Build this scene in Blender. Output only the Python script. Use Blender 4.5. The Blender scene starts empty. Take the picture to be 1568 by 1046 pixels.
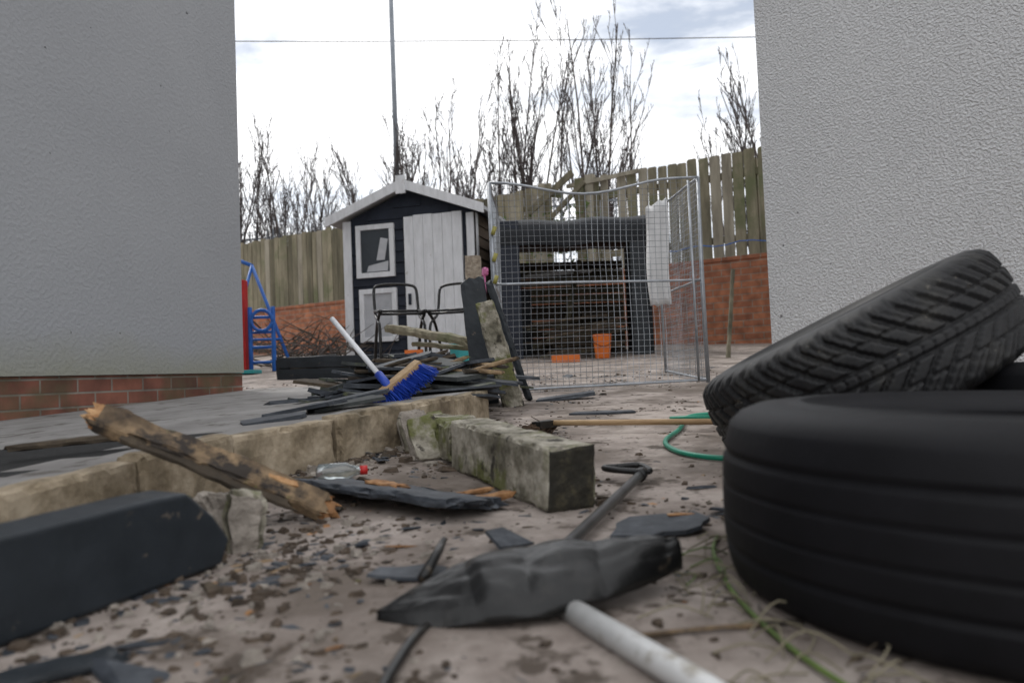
import bpy, math, random
from mathutils import Vector, Matrix, noise, Euler
R=random.Random(7)
S=bpy.context.scene
def gz(y):
    if y>14: return 0.854
    if y<-6: return -0.366
    return 0.061*y
# ---------------------------------------------------------------- materials
def newmat(name):
    m=bpy.data.materials.new(name); m.use_nodes=True
    nt=m.node_tree; b=nt.nodes['Principled BSDF']; return m,nt,b
def N(nt,t,**k):
    n=nt.nodes.new(t)
    for a,v in k.items(): setattr(n,a,v)
    return n
def ramp(nt,stops):
    r=N(nt,'ShaderNodeValToRGB'); e=r.color_ramp.elements
    while len(e)<len(stops): e.new(0.5)
    for i,(p,c) in enumerate(stops):
        e[i].position=p; e[i].color=(c[0],c[1],c[2],1)
    return r
def g(v): return (v,v,v)
def mat(name,stops,scale=5,rough=.8,bump=.3,bscale=None,stretch=(1,1,1),metal=0,detail=5,dist=.01,spec=.5,stain=None,stain2=None,speck=None):
    m,nt,b=newmat(name); L=nt.links.new
    tc=N(nt,'ShaderNodeTexCoord'); mp=N(nt,'ShaderNodeMapping'); mp.inputs['Scale'].default_value=stretch
    L(tc.outputs['Object'],mp.inputs[0])
    n=N(nt,'ShaderNodeTexNoise'); n.inputs['Scale'].default_value=scale; n.inputs['Detail'].default_value=detail; n.inputs['Roughness'].default_value=.68
    L(mp.outputs[0],n.inputs['Vector'])
    r=ramp(nt,stops); L(n.outputs['Fac'],r.inputs[0]); out=r.outputs[0]
    for q,st in enumerate((stain,stain2,speck)):
        if not st: continue
        sc,lo,hi,col=st
        n3=N(nt,'ShaderNodeTexNoise'); n3.inputs['Scale'].default_value=sc; n3.inputs['Detail'].default_value=5; n3.inputs['Roughness'].default_value=.65
        mp3=N(nt,'ShaderNodeMapping'); mp3.inputs['Location'].default_value=(3.3+q*5,1.7,9.1); L(tc.outputs['Object'],mp3.inputs[0]); L(mp3.outputs[0],n3.inputs['Vector'])
        r3=ramp(nt,[(lo,g(0)),(hi,g(1))]); L(n3.outputs['Fac'],r3.inputs[0])
        mx=N(nt,'ShaderNodeMixRGB'); L(r3.outputs[0],mx.inputs[0]); L(out,mx.inputs[1]); mx.inputs[2].default_value=(*col,1); out=mx.outputs[0]
    L(out,b.inputs['Base Color'])
    b.inputs['Roughness'].default_value=rough; b.inputs['Metallic'].default_value=metal; b.inputs['Specular IOR Level'].default_value=spec
    if bump:
        n2=N(nt,'ShaderNodeTexNoise'); n2.inputs['Scale'].default_value=bscale or scale*6; n2.inputs['Detail'].default_value=4
        L(mp.outputs[0],n2.inputs['Vector']); bp=N(nt,'ShaderNodeBump'); bp.inputs['Strength'].default_value=bump; bp.inputs['Distance'].default_value=dist
        L(n2.outputs['Fac'],bp.inputs['Height']); L(bp.outputs[0],b.inputs['Normal'])
    return m
def brickmat(name,c1,c2,mort,scale=1.0,moss=None):
    m,nt,b=newmat(name); L=nt.links.new
    tc=N(nt,'ShaderNodeTexCoord'); sp=N(nt,'ShaderNodeSeparateXYZ'); cb=N(nt,'ShaderNodeCombineXYZ')
    L(tc.outputs['Object'],sp.inputs[0])
    ad=N(nt,'ShaderNodeMath',operation='ADD'); L(sp.outputs[0],ad.inputs[0]); L(sp.outputs[1],ad.inputs[1])
    L(ad.outputs[0],cb.inputs[0]); L(sp.outputs[2],cb.inputs[1])
    br=N(nt,'ShaderNodeTexBrick'); L(cb.outputs[0],br.inputs['Vector'])
    br.inputs['Scale'].default_value=scale; br.inputs['Brick Width'].default_value=.225; br.inputs['Row Height'].default_value=.075
    br.inputs['Mortar Size'].default_value=.006; br.inputs['Mortar Smooth'].default_value=.2
    br.inputs['Color1'].default_value=(*c1,1); br.inputs['Color2'].default_value=(*c2,1); br.inputs['Mortar'].default_value=(*mort,1)
    n=N(nt,'ShaderNodeTexNoise'); n.inputs['Scale'].default_value=9; n.inputs['Detail'].default_value=6; L(tc.outputs['Object'],n.inputs['Vector'])
    r=ramp(nt,[(.35,g(.5)),(.65,g(1.15))]); L(n.outputs['Fac'],r.inputs[0])
    mx=N(nt,'ShaderNodeMixRGB',blend_type='MULTIPLY'); mx.inputs[0].default_value=.8; L(br.outputs['Color'],mx.inputs[1]); L(r.outputs[0],mx.inputs[2])
    out=mx.outputs[0]
    if moss:
        n3=N(nt,'ShaderNodeTexNoise'); n3.inputs['Scale'].default_value=5; n3.inputs['Detail'].default_value=5; L(tc.outputs['Object'],n3.inputs['Vector'])
        r3=ramp(nt,[(.46,g(0)),(.62,g(.8))]); L(n3.outputs['Fac'],r3.inputs[0])
        m3=N(nt,'ShaderNodeMixRGB'); L(r3.outputs[0],m3.inputs[0]); L(out,m3.inputs[1]); m3.inputs[2].default_value=(*moss,1); out=m3.outputs[0]
    L(out,b.inputs['Base Color']); b.inputs['Roughness'].default_value=.9
    bp=N(nt,'ShaderNodeBump'); bp.invert=True; bp.inputs['Strength'].default_value=.7; bp.inputs['Distance'].default_value=.01
    L(br.outputs['Fac'],bp.inputs['Height']); L(bp.outputs[0],b.inputs['Normal'])
    return m
def rendermat(name,c,c2,bsc,bump,greenz=None,dist=.006):
    m,nt,b=newmat(name); L=nt.links.new
    tc=N(nt,'ShaderNodeTexCoord')
    n=N(nt,'ShaderNodeTexNoise'); n.inputs['Scale'].default_value=1.1; n.inputs['Detail'].default_value=7; n.inputs['Roughness'].default_value=.6; L(tc.outputs['Object'],n.inputs['Vector'])
    r=ramp(nt,[(.3,c2),(.7,c)]); L(n.outputs['Fac'],r.inputs[0]); out=r.outputs[0]
    vs=N(nt,'ShaderNodeTexNoise'); vs.inputs['Scale'].default_value=22; vs.inputs['Detail'].default_value=2; L(tc.outputs['Object'],vs.inputs['Vector'])
    rs=ramp(nt,[(.725,g(1)),(.75,g(.35))]); L(vs.outputs['Fac'],rs.inputs[0])
    mx=N(nt,'ShaderNodeMixRGB',blend_type='MULTIPLY'); mx.inputs[0].default_value=1; L(out,mx.inputs[1]); L(rs.outputs[0],mx.inputs[2]); out=mx.outputs[0]
    if greenz:
        sp=N(nt,'ShaderNodeSeparateXYZ'); L(tc.outputs['Object'],sp.inputs[0])
        ma=N(nt,'ShaderNodeMath',operation='MULTIPLY_ADD'); L(n.outputs['Fac'],ma.inputs[0]); ma.inputs[1].default_value=-.5; L(sp.outputs[2],ma.inputs[2])
        rr=ramp(nt,[(greenz-.28,g(.6)),(greenz-.12,g(0))]); L(ma.outputs[0],rr.inputs[0])
        m2=N(nt,'ShaderNodeMixRGB'); m2.inputs[2].default_value=(.25,.25,.17,1); L(rr.outputs[0],m2.inputs[0]); L(out,m2.inputs[1]); out=m2.outputs[0]
    L(out,b.inputs['Base Color']); b.inputs['Roughness'].default_value=.92
    n2=N(nt,'ShaderNodeTexNoise'); n2.inputs['Scale'].default_value=bsc; n2.inputs['Detail'].default_value=2; L(tc.outputs['Object'],n2.inputs['Vector'])
    rb=ramp(nt,[(.4,g(0)),(.68,g(1))]); L(n2.outputs['Fac'],rb.inputs[0])
    bp=N(nt,'ShaderNodeBump'); bp.inputs['Strength'].default_value=bump; bp.inputs['Distance'].default_value=dist
    L(rb.outputs[0],bp.inputs['Height']); L(bp.outputs[0],b.inputs['Normal'])
    return m
M={}
M['ground']=mat('ground_concrete',[(.30,(.085,.066,.053)),(.42,(.21,.172,.148)),(.56,(.33,.282,.25)),(.75,(.44,.385,.345))],scale=5,detail=8,rough=.86,bump=.6,bscale=75,dist=.004,stain=(2.4,.49,.62,(.125,.098,.078)),stain2=(12,.56,.63,(.075,.056,.042)),speck=(60,.63,.68,(.05,.038,.028)))
M['path']=mat('path_concrete',[(.3,(.145,.135,.128)),(.6,(.245,.235,.225)),(.8,(.32,.305,.29))],scale=4,rough=.9,bump=.4,bscale=80,dist=.003,stain=(9,.56,.64,(.09,.08,.068)))
M['asphalt']=mat('asphalt',[(.3,g(.020)),(.6,g(.033)),(.8,g(.06))],scale=60,rough=.95,bump=.6,bscale=120,dist=.004,spec=.2)
M['kerb']=mat('kerb_concrete',[(.3,(.10,.075,.05)),(.46,(.24,.19,.125)),(.60,(.39,.32,.23)),(.8,(.50,.43,.33))],scale=9,rough=.92,bump=.6,bscale=60,dist=.006,stain=(5,.54,.66,(.12,.095,.06)))
M['stone']=mat('mossy_concrete',[(.3,(.05,.044,.03)),(.44,(.17,.155,.115)),(.56,(.37,.34,.28)),(.72,(.57,.53,.46))],scale=10,detail=8,rough=.92,bump=.8,bscale=50,dist=.008,stain=(8,.50,.60,(.115,.12,.04)),stain2=(22,.58,.65,(.035,.03,.022)))
M['stonedark']=mat('dark_concrete',[(.3,(.010,.009,.007)),(.52,(.026,.023,.016)),(.64,(.07,.06,.035)),(.74,(.26,.22,.15))],scale=22,detail=8,rough=.95,bump=.8,bscale=70,dist=.006)  # darker concrete for the end faces of the beam
M['slate']=mat('slate',[(.3,(.013,.016,.020)),(.52,(.036,.042,.052)),(.75,(.12,.13,.145))],scale=14,detail=8,rough=.62,bump=.6,bscale=50,dist=.004,stretch=(1,1,3),spec=.4)
M['slatemoss']=mat('slate_mossy',[(.3,(.018,.02,.018)),(.5,(.045,.05,.05)),(.62,(.085,.095,.05)),(.75,(.15,.16,.07))],scale=10,rough=.7,bump=.5,bscale=50,dist=.004)
M['woodb']=mat('broken_wood',[(.3,(.035,.022,.013)),(.44,(.13,.088,.05)),(.56,(.27,.185,.105)),(.72,(.50,.36,.21))],scale=10,detail=8,rough=.85,bump=.9,bscale=28,dist=.005,stain=(9,.48,.56,(.028,.021,.016)),stain2=(14,.60,.66,(.11,.12,.035)))
M['woodo']=mat('splintered_wood',[(.3,(.10,.045,.015)),(.5,(.30,.145,.055)),(.7,(.55,.34,.17))],scale=20,rough=.8,bump=.8,bscale=50,dist=.005)
M['woodd']=mat('dark_wood',[(.3,(.02,.015,.01)),(.55,(.06,.044,.028)),(.75,(.15,.115,.07))],scale=10,rough=.85,bump=.6,bscale=30)
M['fence']=mat('fence_wood',[(.28,(.10,.09,.06)),(.5,(.21,.185,.125)),(.72,(.34,.30,.21))],scale=2.4,rough=.9,bump=.5,bscale=14,stretch=(3,3,.5),stain=(1.6,.5,.66,(.13,.14,.07)))
M['fence2']=mat('fence_wood_light',[(.28,(.16,.14,.105)),(.5,(.29,.26,.20)),(.72,(.40,.365,.29))],scale=2.4,rough=.9,bump=.5,bscale=14,stretch=(3,3,.5))
M['fence3']=mat('fence_wood_dark',[(.28,(.06,.055,.035)),(.5,(.13,.115,.075)),(.72,(.22,.19,.13))],scale=2.4,rough=.9,bump=.5,bscale=14,stretch=(3,3,.5))
M['brick']=brickmat('red_brick',(.44,.17,.085),(.32,.12,.065),(.30,.23,.18))
M['plinth']=brickmat('plinth_brick',(.26,.10,.065),(.13,.052,.038),(.22,.19,.16),scale=1.25,moss=(.10,.085,.045))
M['wallL']=rendermat('grey_render',(.34,.35,.365),(.305,.315,.33),60,.35,greenz=.46,dist=.004)
M['wallR']=rendermat('white_pebble_render',(.67,.675,.68),(.61,.615,.62),80,1.0,dist=.009)
M['roof']=mat('roof_tile',[(.3,g(.05)),(.7,g(.12))],scale=8)
M['white']=mat('white_paint',[(.3,(.60,.61,.62)),(.6,(.74,.75,.77)),(.8,(.80,.81,.82))],scale=5,rough=.6,bump=.2,bscale=20,stretch=(4,4,1),stain=(7,.66,.74,(.45,.43,.40)))
M['navy']=mat('navy_paint',[(.3,(.011,.015,.024)),(.7,(.024,.030,.046))],scale=6,rough=.65,bump=.3,bscale=20,spec=.35)
M['felt']=mat('roof_felt',[(.3,(.38,.39,.40)),(.7,(.55,.56,.57))],scale=8,rough=.9)
M['sidewood']=mat('side_wood',[(.3,(.05,.035,.025)),(.7,(.15,.105,.07))],scale=5,rough=.85)
M['glass']=mat('window_glass',[(.3,(.025,.03,.035)),(.7,(.05,.06,.07))],scale=2,rough=.12,bump=0)
M['curtain']=mat('window_board',[(.3,(.35,.36,.38)),(.7,(.55,.56,.58))],scale=3,rough=.8)
M['galv']=mat('galvanised_steel',[(.3,(.22,.24,.26)),(.7,(.42,.44,.47))],scale=15,rough=.45,bump=.1,metal=.6)
M['pole']=mat('pole_steel',[(.3,(.15,.17,.19)),(.7,(.24,.26,.29))],scale=4,rough=.5,bump=.1,metal=.3)
M['rubber']=mat('tyre_rubber',[(.3,(.005,.005,.006)),(.52,(.010,.010,.011)),(.68,(.026,.025,.023)),(.8,(.08,.075,.065))],scale=14,rough=.58,bump=.3,bscale=90,dist=.002,stain=(26,.65,.71,(.15,.135,.11)),stain2=(5,.57,.74,(.028,.026,.024)),spec=.4)
M['rubber2']=mat('tyre_rubber_worn',[(.3,(.004,.004,.005)),(.6,(.007,.007,.009)),(.8,(.014,.014,.016))],scale=10,rough=.6,bump=.2,bscale=90,dist=.002,spec=.22,stain=(4,.60,.78,(.013,.013,.012)))
M['black']=mat('black_plastic',[(.3,g(.004)),(.55,g(.009)),(.66,(.024,.022,.020)),(.8,(.13,.11,.09))],scale=16,detail=8,rough=.36,bump=.4,bscale=60,dist=.003,spec=.4,stain=(18,.62,.71,(.09,.07,.05)))
M['charcoal']=mat('charcoal_paint',[(.3,(.010,.014,.018)),(.7,(.023,.029,.036))],scale=9,rough=.5,bump=.25,bscale=50,dist=.004,spec=.4,stain=(30,.66,.72,(.12,.10,.08)))
M['dark']=mat('dark_felt',[(.3,(.006,.008,.011)),(.7,(.016,.019,.024))],scale=5,rough=.8,bump=.3)
M['tube']=mat('grey_tube',[(.3,g(.07)),(.7,g(.16))],scale=20,rough=.35,bump=.1,metal=.7)
M['bark']=mat('bark',[(.3,(.045,.036,.032)),(.7,(.10,.08,.072))],scale=5,rough=.9,bump=.2)
M['bark2']=mat('twig_bark',[(.3,(.035,.027,.026)),(.7,(.07,.055,.052))],scale=5,rough=.9,bump=0)
M['ivy']=mat('ivy_leaf',[(.3,(.04,.07,.015)),(.7,(.13,.20,.04))],scale=5,rough=.7,bump=0)
M['blue']=mat('blue_plastic',[(.3,(.01,.03,.26)),(.7,(.02,.08,.48))],scale=10,rough=.5,bump=.1)
M['blue2']=mat('play_blue',[(.3,(.01,.08,.36)),(.7,(.02,.16,.55))],scale=10,rough=.4,bump=0)
M['red']=mat('red_plastic',[(.3,(.40,.01,.01)),(.7,(.58,.025,.025))],scale=10,rough=.5,bump=0)
M['orange']=mat('orange_plastic',[(.3,(.60,.12,.01)),(.7,(.80,.20,.02))],scale=6,rough=.5,bump=0)
M['teal']=mat('teal_plastic',[(.3,(.03,.28,.30)),(.7,(.06,.42,.42))],scale=6,rough=.5,bump=0)
M['pink']=mat('pink_plastic',[(.3,(.45,.10,.25)),(.7,(.6,.2,.38))],scale=6,rough=.5,bump=0)
M['green']=mat('green_hose',[(.3,(.0,.15,.09)),(.7,(.01,.26,.16))],scale=8,rough=.4,bump=0)
M['handle']=mat('broom_handle_wood',[(.3,(.26,.16,.075)),(.7,(.48,.33,.18))],scale=5,rough=.6,bump=.2,stretch=(1,6,6))
M['bristle']=mat('brown_bristle',[(.3,(.025,.015,.009)),(.7,(.10,.06,.035))],scale=40,rough=.9)
M['pipe']=mat('white_pipe',[(.3,(.50,.50,.49)),(.7,(.68,.68,.67))],scale=12,rough=.4,bump=.1,stain=(20,.6,.7,(.3,.27,.22)))
M['dirt']=mat('dirt_crumb',[(.3,(.028,.020,.014)),(.7,(.115,.083,.058))],scale=25,rough=.95,bump=.5)
M['stonechip']=mat('stone_chip',[(.3,(.14,.12,.10)),(.7,(.36,.32,.275))],scale=25,rough=.95,bump=.5)
m,nt,b=newmat('clear_plastic'); b.inputs['Base Color'].default_value=(.7,.76,.76,1); b.inputs['Roughness'].default_value=.15; b.inputs['Transmission Weight'].default_value=.9; M['pet']=m
M['concpost']=mat('aggregate_post',[(.3,(.16,.12,.09)),(.55,(.32,.27,.21)),(.7,(.46,.41,.34))],scale=40,rough=.95,bump=.6,bscale=60)
M['yellow']=mat('tie_tape',[(.3,(.22,.20,.05)),(.7,(.38,.35,.09))],scale=10,rough=.6)
M['sheet']=mat('white_sheet',[(.3,(.62,.62,.62)),(.7,(.76,.76,.76))],scale=6,rough=.7,bump=.3,bscale=8)
# ---------------------------------------------------------------- builder
class B:
    def __init__(s,name,mats,mw=None):
        s.n=name; s.m=mats; s.v=[]; s.f=[]; s.mi=[]; s.sm=[]; s.mw=mw
    def add(s,vs,fs,mi=0,sm=False,T=None):
        o=len(s.v)
        for v in vs:
            v=Vector(v)
            if T is not None: v=T@v
            s.v.append(v)
        for f in fs: s.f.append([i+o for i in f]); s.mi.append(mi); s.sm.append(sm)
    def box(s,x0,x1,y0,y1,z0,z1,mi=0,T=None):
        vs=[(x,y,z) for x in (x0,x1) for y in (y0,y1) for z in (z0,z1)]
        s.add(vs,[(0,1,3,2),(4,6,7,5),(0,4,5,1),(2,3,7,6),(0,2,6,4),(1,5,7,3)],mi,False,T)
    def frame(s,p0,p1,up=(0,0,1)):
        p0=Vector(p0);p1=Vector(p1);x=(p1-p0).normalized();up=Vector(up)
        y=up.cross(x)
        if y.length<1e-4: y=Vector((0,1,0)).cross(x)
        y.normalize(); z=x.cross(y)
        Mx=Matrix((x,y,z)).transposed().to_4x4(); Mx.translation=(p0+p1)/2
        return Mx,(p1-p0).length
    def beam(s,p0,p1,w,h,mi=0,up=(0,0,1)):
        T,l=s.frame(p0,p1,up); s.box(-l/2,l/2,-w/2,w/2,-h/2,h/2,mi,T)
    def rough(s,T,size,res=.03,amp=.004,mi=0,seed=0,jag=0,freq=12,sm=False,taper=0,endmi=None,chipc=0,topmi=None):
        lx,ly,lz=size
        n=[max(2,min(70,int(round(a/res)))) for a in size]
        idx={};vs=[];fs=[];mis=[]
        rr=random.Random(seed)
        def vid(i,j,k):
            key=(i,j,k)
            if key in idx: return idx[key]
            p=Vector((lx*(i/n[0]-.5),ly*(j/n[1]-.5),lz*(k/n[2]-.5)))
            e=(i in(0,n[0]))+(j in(0,n[1]))+(k in(0,n[2]))
            d=noise.noise_vector(p*freq+Vector((seed*3.1,seed*1.7,0)))*amp+noise.noise_vector(p*freq*4+Vector((seed,0,seed)))*amp*.4
            if e>=2:
                sh=min(amp*1.2,.25*min(size))*(.4+abs(noise.noise(p*freq*2))*2)
                if chipc: 
                    cc=max(0,noise.noise(p*22+Vector((seed,5,1)))-.12); sh+=chipc*cc
                for a,c in enumerate((i,j,k)):
                    if c==0: p[a]+=sh*.6
                    elif c==n[a]: p[a]-=sh*.6
            p+=d
            if jag and i in(0,n[0]):
                p.x+=(rr.random()-.5)*jag*2
            if taper: 
                q=1-taper*(i/n[0]); p.y*=q; p.z*=q
            idx[key]=len(vs); vs.append(p); return idx[key]
        for k in(0,n[2]):
            for i in range(n[0]):
                for j in range(n[1]):
                    q=[vid(i,j,k),vid(i+1,j,k),vid(i+1,j+1,k),vid(i,j+1,k)]; fs.append(q if k else q[::-1]); mis.append(topmi if (topmi is not None and k) else mi)
        for j in(0,n[1]):
            for i in range(n[0]):
                for k in range(n[2]):
                    q=[vid(i,j,k),vid(i,j,k+1),vid(i+1,j,k+1),vid(i+1,j,k)]; fs.append(q if j else q[::-1]); mis.append(mi)
        for i in(0,n[0]):
            for j in range(n[1]):
                for k in range(n[2]):
                    q=[vid(i,j,k),vid(i,j+1,k),vid(i,j+1,k+1),vid(i,j,k+1)]; fs.append(q[::-1] if i==0 else q); mis.append(mi if endmi is None else endmi)
        o=len(s.f)
        s.add(vs,fs,mi,sm,T)
        s.mi[o:]=mis
    def rbeam(s,p0,p1,w,h,mi=0,up=(0,0,1),**k):
        T,l=s.frame(p0,p1,up); s.rough(T,(l,w,h),mi=mi,**k)
    def tube(s,pts,r,mi=0,n=8,cap=True):
        pts=[Vector(p) for p in pts]; rs=r if isinstance(r,(list,tuple)) else [r]*len(pts)
        vs=[];fs=[];ref=Vector((0.12,.31,.95)).normalized()
        for i,p in enumerate(pts):
            d=(pts[min(i+1,len(pts)-1)]-pts[max(i-1,0)]).normalized()
            rf=ref if abs(d.dot(ref))<.95 else Vector((1,0,0))
            a=d.cross(rf).normalized(); b=d.cross(a)
            for k in range(n):
                t=2*math.pi*k/n; vs.append(p+(a*math.cos(t)+b*math.sin(t))*rs[i])
        for i in range(len(pts)-1):
            for k in range(n):
                fs.append((i*n+k,i*n+(k+1)%n,(i+1)*n+(k+1)%n,(i+1)*n+k))
        if cap: fs.append(tuple(range(n))[::-1]); fs.append(tuple(range((len(pts)-1)*n,len(pts)*n)))
        s.add(vs,fs,mi,n>4)
    def slab(s,c,outline,t,rot,mi=0):
        T=Matrix.Translation(c)@rot.to_4x4()
        n=len(outline); vs=[(x,y,-t/2) for x,y in outline]+[(x*.985,y*.985,t/2) for x,y in outline]
        fs=[tuple(range(n))[::-1],tuple(range(n,2*n))]+[(i,(i+1)%n,n+(i+1)%n,n+i) for i in range(n)]
        s.add(vs,fs,mi,False,T)
    def done(s,bevel=0,parent=None):
        me=bpy.data.meshes.new(s.n); me.from_pydata([tuple(v) for v in s.v],[],s.f)
        for m_ in s.m: me.materials.append(m_)
        me.polygons.foreach_set('material_index',s.mi); me.polygons.foreach_set('use_smooth',s.sm); me.update()
        o=bpy.data.objects.new(s.n,me); S.collection.objects.link(o)
        if s.mw is not None: o.matrix_world=s.mw
        if bevel:
            bm=o.modifiers.new('b','BEVEL'); bm.width=bevel; bm.segments=3; bm.limit_method='ANGLE'
        if parent: o.parent=parent
        return o
def E(x,y,z): return Euler((math.radians(x),math.radians(y),math.radians(z))).to_matrix()
def spline(pts,n=8):
    pts=[Vector(p) for p in pts]; out=[]
    P=[pts[0]]+pts+[pts[-1]]
    for i in range(1,len(P)-2):
        for k in range(n):
            t=k/n; a,b,c,d=P[i-1:i+3]
            out.append(.5*((2*b)+(c-a)*t+(2*a-5*b+4*c-d)*t*t+(3*b-a-3*c+d)*t**3))
    out.append(pts[-1]); return out
def frameT(p,ang): return Matrix.Translation(p)@Matrix.Rotation(ang,4,'Z')
# ---------------------------------------------------------------- ground
xs=[-600,-200,-60,-25]+[i*.5 for i in range(-24,25)]+[25,60,200,600]
ys=[-600,-100,-20,-6]+[-5+i*.25 for i in range(0,77)]+[20,40,100,300,800]
b=B('ground',[M['ground']])
vs=[(x,y,gz(y)+ (noise.noise(Vector((x*1.5,y*1.5,0)))*.006 if abs(x)<12 and -5<y<14 else 0)) for y in ys for x in xs]
nx=len(xs); b.add(vs,[(j*nx+i,j*nx+i+1,(j+1)*nx+i+1,(j+1)*nx+i) for j in range(len(ys)-1) for i in range(nx-1)],0,True); b.done()
K=[(-1.3,-.3),(-1.0,.4),(-.72,1.09),(-.585,1.61),(-.29,2.14),(-.11,2.60),(-.18,3.2),(-.5,4.4)]
KH=[.09,.09,.09,.09,.095,.095,.06,.006]
def interpK(t):
    a=t*(len(K)-1); i=min(int(a),len(K)-2); f=a-i
    return K[i][0]*(1-f)+K[i+1][0]*f, K[i][1]*(1-f)+K[i+1][1]*f, KH[i]*(1-f)+KH[i+1]*f
b=B('path',[M['path'],M['asphalt']])
n=112;mm=24;vs=[]
for i in range(n+1):
    kx_,ky,kh=interpK(i/n)
    wy=ky+.15; wx=-1.975-(3.05-wy)*.353-.02
    for j in range(mm+1):
        t=j/mm; x=kx_*(1-t)+wx*t; y=ky*(1-t)+wy*t
        vs.append((x,y,gz(y)+kh*(1-.85*t)+.006))
base=len(vs)
for i in range(n+1):
    kx_,ky,kh=interpK(i/n); vs.append((kx_,ky,gz(ky)-.02))
fa=[];fb=[]
for i in range(n):
    for j in range(mm):
        q=(i*(mm+1)+j,(i+1)*(mm+1)+j,(i+1)*(mm+1)+j+1,i*(mm+1)+j+1)
        t=j/mm; v=vs[q[0]]
        edge=1.74+.12*t+.06*noise.noise(Vector((v[0]*5,v[1]*5,2)))
        (fb if v[1]<edge and t>.08+.05*noise.noise(Vector((v[1]*6,0,0))) else fa).append(q)
    fa.append((i*(mm+1),base+i,base+i+1,(i+1)*(mm+1)))
b.add(vs,fa,0); b.f+= [list(q) for q in fb]; b.mi+=[1]*len(fb); b.sm+=[False]*len(fb); b.done()
b=B('concrete_kerb',[M['kerb']])
for i in range(0,5):
    p=Vector((*K[i],0)); q=Vector((*K[i+1],0)); L=(q-p).length; k=max(1,round(L/.30))
    for a in range(k):
        u=p.lerp(q,a/k+.006); w=p.lerp(q,(a+1)/k-.006)
        u.z=gz(u.y)+.04; w.z=gz(w.y)+.04
        off=Vector((R.uniform(-.006,.006),0,R.uniform(-.005,.005)))
        b.rbeam(u+off,w+off,.055,.13,res=.012,amp=.004,seed=i*7+a,chipc=.03)
b.done()
# ---------------------------------------------------------------- houses
def house(name,corner,ang,lx,ly,h,wall,plz):
    T=frameT((corner[0],corner[1],0),ang)
    root=bpy.data.objects.new(name,None); S.collection.objects.link(root); root.matrix_world=T
    w=B('walls',[wall]); w.box(0,lx,0,ly,plz,h); w.done(parent=root)
    p=B('brick_plinth',[M['plinth']]); p.box(0,lx,.012,ly,-.5,plz-.002); p.done(parent=root)
    r=B('roof',[M['roof']]); m_=ly/2
    r.add([(-.3,-.3,h),(lx+.3,-.3,h),(lx+.3,ly+.3,h),(-.3,ly+.3,h),(-.3,m_,h+2.2),(lx+.3,m_,h+2.2)],[(0,1,5,4),(2,3,4,5),(0,4,3),(1,2,5),(3,2,1,0)]); r.done(parent=root)
    f=B('fascia',[M['white']]); f.box(-.32,lx+.32,-.34,-.305,h-.12,h+.05); f.done(parent=root)
    return root
dirL=Vector((.485,1.36)).normalized(); aL=math.atan2(dirL.y,dirL.x)
st=Vector((-1.49,4.41))-dirL*7
house('rendered_house',st,aL,7,6,5.4,M['wallL'],.375)
dR=Vector((.675,-.738)).normalized()
st=Vector((1.50,4.6))
aR=math.atan2(dR.y,dR.x)
house('rendered_house',st,aR,6.5,6,5.4,M['wallR'],.12)
# ---------------------------------------------------------------- boundary wall + fence
P0=Vector((-3.4,12.8));P1=Vector((2.55,9.2)); dF=(P1-P0).normalized(); aF=math.atan2(dF.y,dF.x)
T=frameT((P0.x,P0.y,0),aF)
LF=(P1-P0).length
b=B('brick_wall',[M['brick'],M['kerb']],T)
b.box(-7,LF+3,0,.22,-.3,1.53); b.box(-7,LF+3,-.012,.232,1.53,1.575,0)
b.done()
b=B('wooden_fence',[M['fence'],M['fence2'],M['fence3']],T)
x=-7.0
def gap(x):
    return (4.62<x<5.15) or (5.45<x<5.58)
while x<LF+3:
    w=R.uniform(.09,.105) if x<5.4 else R.uniform(.105,.125)
    if not gap(x):
        top=2.74+R.uniform(-.02,.02)+ (.05 if x>5.2 else 0)
        if 2.0<x<4.7: top+=.06+ .03*math.sin(x*3)
        lean=R.uniform(-.012,.012)
        mi=R.choice([0,0,1,2]) if x<5.3 else R.choice([0,1,1,0,1])
        vs=[(x,0.05,1.58),(x+w,.05,1.58),(x+w+lean,.05,top-.006),(x+w*.85+lean,.05,top),(x+w*.15+lean,.05,top),(x+lean,.05,top-.02)]
        vb=[(a,c+.022,d) for a,c,d in vs]; k=6
        b.add(vs+vb,[tuple(range(k)),tuple(range(k,2*k))[::-1]]+[(i,k+i,k+(i+1)%k,(i+1)%k) for i in range(k)],mi)
    x+=w+(R.uniform(.004,.014) if x<4.5 else R.uniform(.014,.026))
for z in (1.75,2.5):
    b.box(-7,4.6,.075,.12,z,z+.08,0); b.box(5.2,LF+3,.075,.12,z,z+.08,0)
b.box(5.02,5.14,-.02,.09,1.5,2.80,0); b.box(5.16,5.27,.0,.09,1.5,2.83,1)
for xx in (-4,-2,0,2,3.9,7.2): b.box(xx,xx+.1,.13,.23,1.4,2.7,0)
b.beam((4.35,-.05,2.45),(5.05,-.12,2.86),.09,.02,2,up=(0,1,0)); b.beam((4.4,-.1,2.72),(4.85,-.02,2.62),.1,.02,0,up=(0,1,0)); b.beam((4.55,-.1,2.2),(5.2,-.1,2.72),.06,.03,2,up=(0,1,0))
b.beam((4.9,0,2.72),(5.9,0,2.76),.05,.03,1,up=(0,1,0))
b.done()
b=B('palisade_railing',[M['pole']],frameT((-5.5,15.2,0),aF*.6))
for i in range(60):
    b.beam((i*.13,0,1.0),(i*.13,0,3.22),.02,.02,0,up=(1,0,0))
b.box(0,7.8,.012,.03,3.05,3.08); b.done()
b=B('ivy_plant',[M['ivy']],T)
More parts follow.
